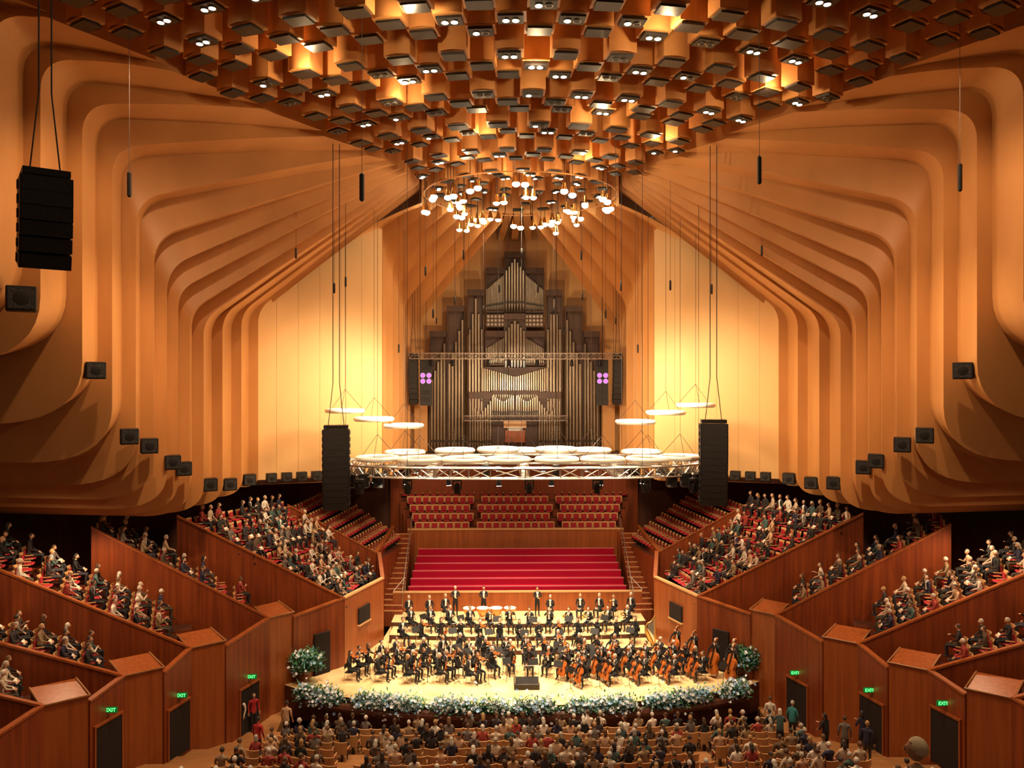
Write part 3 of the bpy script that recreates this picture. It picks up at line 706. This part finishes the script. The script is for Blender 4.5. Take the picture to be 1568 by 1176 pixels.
ch=MB(); ch.box((0,.02,.45),(.44,.42,.05),'black',bev=.02); ch.box((0,.25,.74),(.42,.04,.24),'black',bev=.015)
for s in(-1,1):
    ch.path([(s*.2,.26,.85),(s*.2,.22,.45),(s*.2,.27,0)],.014,'metal'); ch.path([(s*.2,-.16,.44),(s*.2,-.2,0)],.014,'metal')
chair=ch.mesh('orchestra_chair')
st=MB(); st.tube((0,0,.05),(0,0,.95),.014,'black'); 
for i in range(3): a=i*2.094; st.tube((0,0,.12),(.25*math.cos(a),.25*math.sin(a),0.01),.01,'black')
Ms=Matrix.Rotation(-.5,4,'X'); st.box((0,0,1.05),(.5,.015,.33),'black',M=Ms); st.box(V((0,0,1.05))+Ms@V((0,.014,0)),(.42,.006,.29),'paper',M=Ms); st.box(V((0,0,1.05))+Ms@V((0,.03,-.16)),(.5,.06,.012),'black',M=Ms)
stand=st.mesh('music_stand')
rr=random.Random(3)
def musician(kind,x,y,z,fx,fy,st_=True,i=None):
    th=math.atan2(fx,-fy)+rr.uniform(-.2,.2)
    me=rr.choice(MUS[kind]) if i is None else MUS[kind][i]
    put(me,me.name.split('.')[0],loc=(x,y,z),rz=th,sca=rr.uniform(.97,1.07))
    if kind not in('bass','perc'): put(chair,'orchestra_chair',loc=(x,y,z),rz=th)
    f=V((fx,fy)).normalized()
    if st_: put(stand,'music_stand',loc=(x+f.x*1.0-f.y*.25,y+f.y*1.0+f.x*.25,z),rz=th)
px,py=.15,40.6
for r_,stp in ((2.9,20),(4.4,13.5),(5.9,10.4),(7.4,8.6),(8.9,7.4)):
    a=6 if r_<8 else 140; rng=[]
    while a<=176: rng.append(a+rr.uniform(-.8,.8)); a+=stp
    if r_>8: rng+=[8,15,22,29,36]
    for q,a in enumerate(rng):
        t=math.radians(a); x=px+r_*math.cos(t)*1.05; y=py+r_*math.sin(t)*.62+.2+rr.uniform(-.12,.12)
        if y>45.2 : continue
        if abs(x)>9.2 and y>43.4: continue
        kind='violin' if a>56 else 'cello'
        musician(kind,x,y,0,px-x,(py-1.0-y),q%2==0)
for i,(x,y) in enumerate(((10.3,42.3),(11.2,42.0),(9.5,43.6),(8.8,44.7),(11.0,41.4))): musician('bass',x,y,0,-1,-.55,i%2==0)
for q in range(13):
    x=-6.9+q*1.14; musician(rr.choice(['clar','flute','clar','violin']),x,46.5+abs(x)*.05,RZ[0],-x*.12,-1,q%2==0)
for q in range(12):
    x=-6.6+q*1.2; musician('clar' if q<4 else 'brass',x,48.2+abs(x)*.05,RZ[1],-x*.12,-1,q%2==0)
for x in (-6.9,-5.6,-4.6,2.0,3.9,5.1,6.0,7.1): musician(rr.choice(['brass','rest']),x,50.2,RZ[2],-x*.1,-1,False)
for x in (-4.0,-2.2,1.2): musician('perc',x,50.6,RZ[2],0,-1,False)
for i in range(4):
    b=MB(); b.path([(0,0,.25),(0,0,.4),(0,0,.62),(0,0,.78)],[.1,.26,.36,.37],'copper',16); b.path([(0,0,.77),(0,0,.8)],.385,'drumskin',16)
    for q in range(3): a=q*2.09; b.tube((.3*math.cos(a),.3*math.sin(a),.5),(.38*math.cos(a),.38*math.sin(a),0),.02,'black')
    b.build('timpani',loc=(-3.1+i*.85,49.75,RZ[2]))
b=MB(); b.path([(0,0,0),(-.1,0,.1),(-.55,0,.95),(-.62,0,1.25),(-.5,0,1.45),(-.3,0,1.5),(-.1,0,1.7),(0,0,1.85)],[.08,.1,.13,.06,.04,.04,.045,.06],'goldleaf',8); b.path([(0,0,1.85),(0,0,.08)],.045,'goldleaf',8); b.box((-.05,0,.06),(.5,.35,.12),'goldleaf',bev=.03)
for i in range(14): t=i/14; b.tube((-.1-.42*t,0,.2+.75*t),(-.05-.42*t,0,1.7-.2*t),.004,'paper',n=3)
b.build('concert_harp',loc=(7.95,46.8,0),rz=.3)
# audience
aud=empty('seated_audience'); rr=random.Random(11)
def sit(loc,rz,s=1):
    me=rr.choice(AUD); put(me,'audience_member',aud,loc,rz+rr.uniform(-.3,.3),rr.uniform(.94,1.06))
occ=lambda x,y: math.sin(x*1.9+y*.7)+math.sin(y*2.3-x*.8)
for loc,rz,i,side,j,q in audience_slots:
    if i==6 or i==0: continue
    pr={1:.72,2:.74,3:.76,4:.78,5:.68}[i]
    if i==5 and occ(loc.x,loc.y)>1.0: pr=.12
    if rr.random()<pr: sit(loc,rz)
seats=MB()
for ri,d0 in enumerate(rows[2:-1]):
    d=d0+.35; z=zfl((rows[ri+2]+rows[ri+1])/2)
    hw=interp([(24,14.5),(36,11.4),(38,10.8)],d); n=int(2*hw/.6)
    for q in range(n):
        x=(q-(n-1)/2)*.6+.4+rr.uniform(-.03,.03)
        if abs(abs(x)-7.2)<.5 and ri>1: continue
        y=d+.35
        th=math.atan2(-x*.02,-1)
        seats.app(seat,Matrix.Translation((x,y,z))@Matrix.Rotation(th,4,'Z'))
        if rr.random()<(.76 if occ(x,y)<.9 else .3): sit((x,y,z),th)
seats.build('stalls_chairs')
STD=[mk('standing_patron',PS,stand=True),mk('standing_patron',PX,stand=True,female=True,longhair=True),mk('standing_patron',PS,'teal','trousers',stand=True,female=True),mk('standing_patron',PS,'redcloth','trousers',stand=True)]
for i,x,y,rz in ((2,12.4,36.9,2.6),(0,13.4,33.6,2.8),(1,12.8,34.2,3.6),(3,-13.1,38.7,.6),(0,-13.6,38.3,-.4),(1,14.6,34.6,3.3),(0,-11.2,37.5,3.0),(0,11.6,37.6,2.9),(1,11.2,35.2,2.9),(0,13.9,32.6,2.5),(3,-11.6,34.4,2.8)):
    put(STD[i],'standing_patron',loc=(x,y,zfl(y)),rz=rz)
g=mk('balcony_patron',PS,'beige','trousers',hair='hair_grey',stand=True,hyaw=1.1)
b=MB(); b.box((0,2,9.85),(40,14,.3),'dark_timber'); b.build('floor_balcony')
put(g,'balcony_patron',loc=(2.86,8,10.0),rz=math.pi-.3)
# ------------------------------------------------------------ lights
def spot(loc,tgt,e,size,col=(1,.72,.42),blend=.6,r=.25):  # used for hall lamps and for added fill spots alike
    l=bpy.data.lights.new('spot_lamp_or_fill','SPOT'); l.energy=e; l.spot_size=math.radians(size); l.spot_blend=blend; l.color=col; l.shadow_soft_size=r
    o=bpy.data.objects.new('spot_lamp_or_fill',l); sc.collection.objects.link(o); o.location=loc
    o.rotation_euler=(V(tgt)-V(loc)).to_track_quat('-Z','Y').to_euler()
    return o
def point(loc,e,col=(1,.6,.28),r=.1):
    l=bpy.data.lights.new('point_lamp','POINT'); l.energy=e; l.color=col; l.shadow_soft_size=r
    o=bpy.data.objects.new('point_lamp',l); sc.collection.objects.link(o); o.location=loc
warm=(1,.78,.51)
for x,y,tx,ty in ((-4,43,-5,43),(4,43,5,43),(0,41.3,0,42.5),(-2.5,50,-3,47),(2.5,50,3,47),(0,44,0,45)): spot((x,y,25.3),(tx,ty,0),18500,46,warm)
for m in(-1,1):
    spot((m*5,41,17.5),(m*12.5,49,10.5),8500,105,(1,.70,.40),.9,1.2)
    spot((m*3,41,12.6),(m*13,34,21),2200,120,(1,.61,.32),.6,.15)
    spot((m*1,46,15),(m*8.5,55,17),3000,100,(1,.66,.36),.9,.3)  # mid-air spots added to brighten the niche walls
    spot((m*7,38.5,10.6),(m*3,46,0),3500,80,(1,.82,.58))
    spot((m*9,30,26.0),(m*12,32,0),8000,100,(1,.68,.40))
    spot((m*11,24,26.0),(m*15,32,12),2600,110,(1,.64,.36))
    spot((m*-8,27,26.2),(m*18,31,12),5500,48,(1,.64,.36),.8,.3)  # cross spots added only to brighten the opposite hull sides
    spot((m*19.5,35.5,9.4),(m*19,35.5,0),700,150,(1,.66,.38),.5,.15)  # unseen spots added under the hulls to lift the box audience
    spot((m*20.5,30.5,12.0),(m*20.5,30.5,0),900,150,(1,.66,.38),.5,.15)  # same added fill above the nearer boxes
spot((0,33,26.3),(0,33,0),9500,80,(1,.74,.46))
spot((0,51,14.5),(0,61,17),3000,85,(1,.76,.5),.8,.4)  # floating spot added to brighten the organ, no fixture there
spot((2.5,11,26.3),(2.5,8,11),2200,40,(1,.72,.42))  # unseen spot added to light the balcony patron
for x,y in ((-2,36),(3,33),(-5,31),(6,36.5),(0,28),(-8,28),(9,30),(-3,40),(3,40),(0,43),(4,25),(-4,24)): point((x,y,26.5),200,(1,.70,.38))
w=bpy.data.worlds.new('world'); sc.world=w; w.use_nodes=True; w.node_tree.nodes['Background'].inputs[0].default_value=(1,.58,.32,1); w.node_tree.nodes['Background'].inputs[1].default_value=.11
# ------------------------------------------------------------ camera
cam=bpy.data.cameras.new('camera'); cam.sensor_width=36; cam.lens=28.03; cam.clip_end=300
co=bpy.data.objects.new('camera',cam); sc.collection.objects.link(co); co.location=(-1.4,0,15.5); co.rotation_euler=(math.pi/2,0,-math.radians(1.126))
sc.camera=co
sc.view_settings.view_transform='Standard'
print('polys',sum(len(m.polygons) for m in bpy.data.meshes),'objs',len(bpy.data.objects))
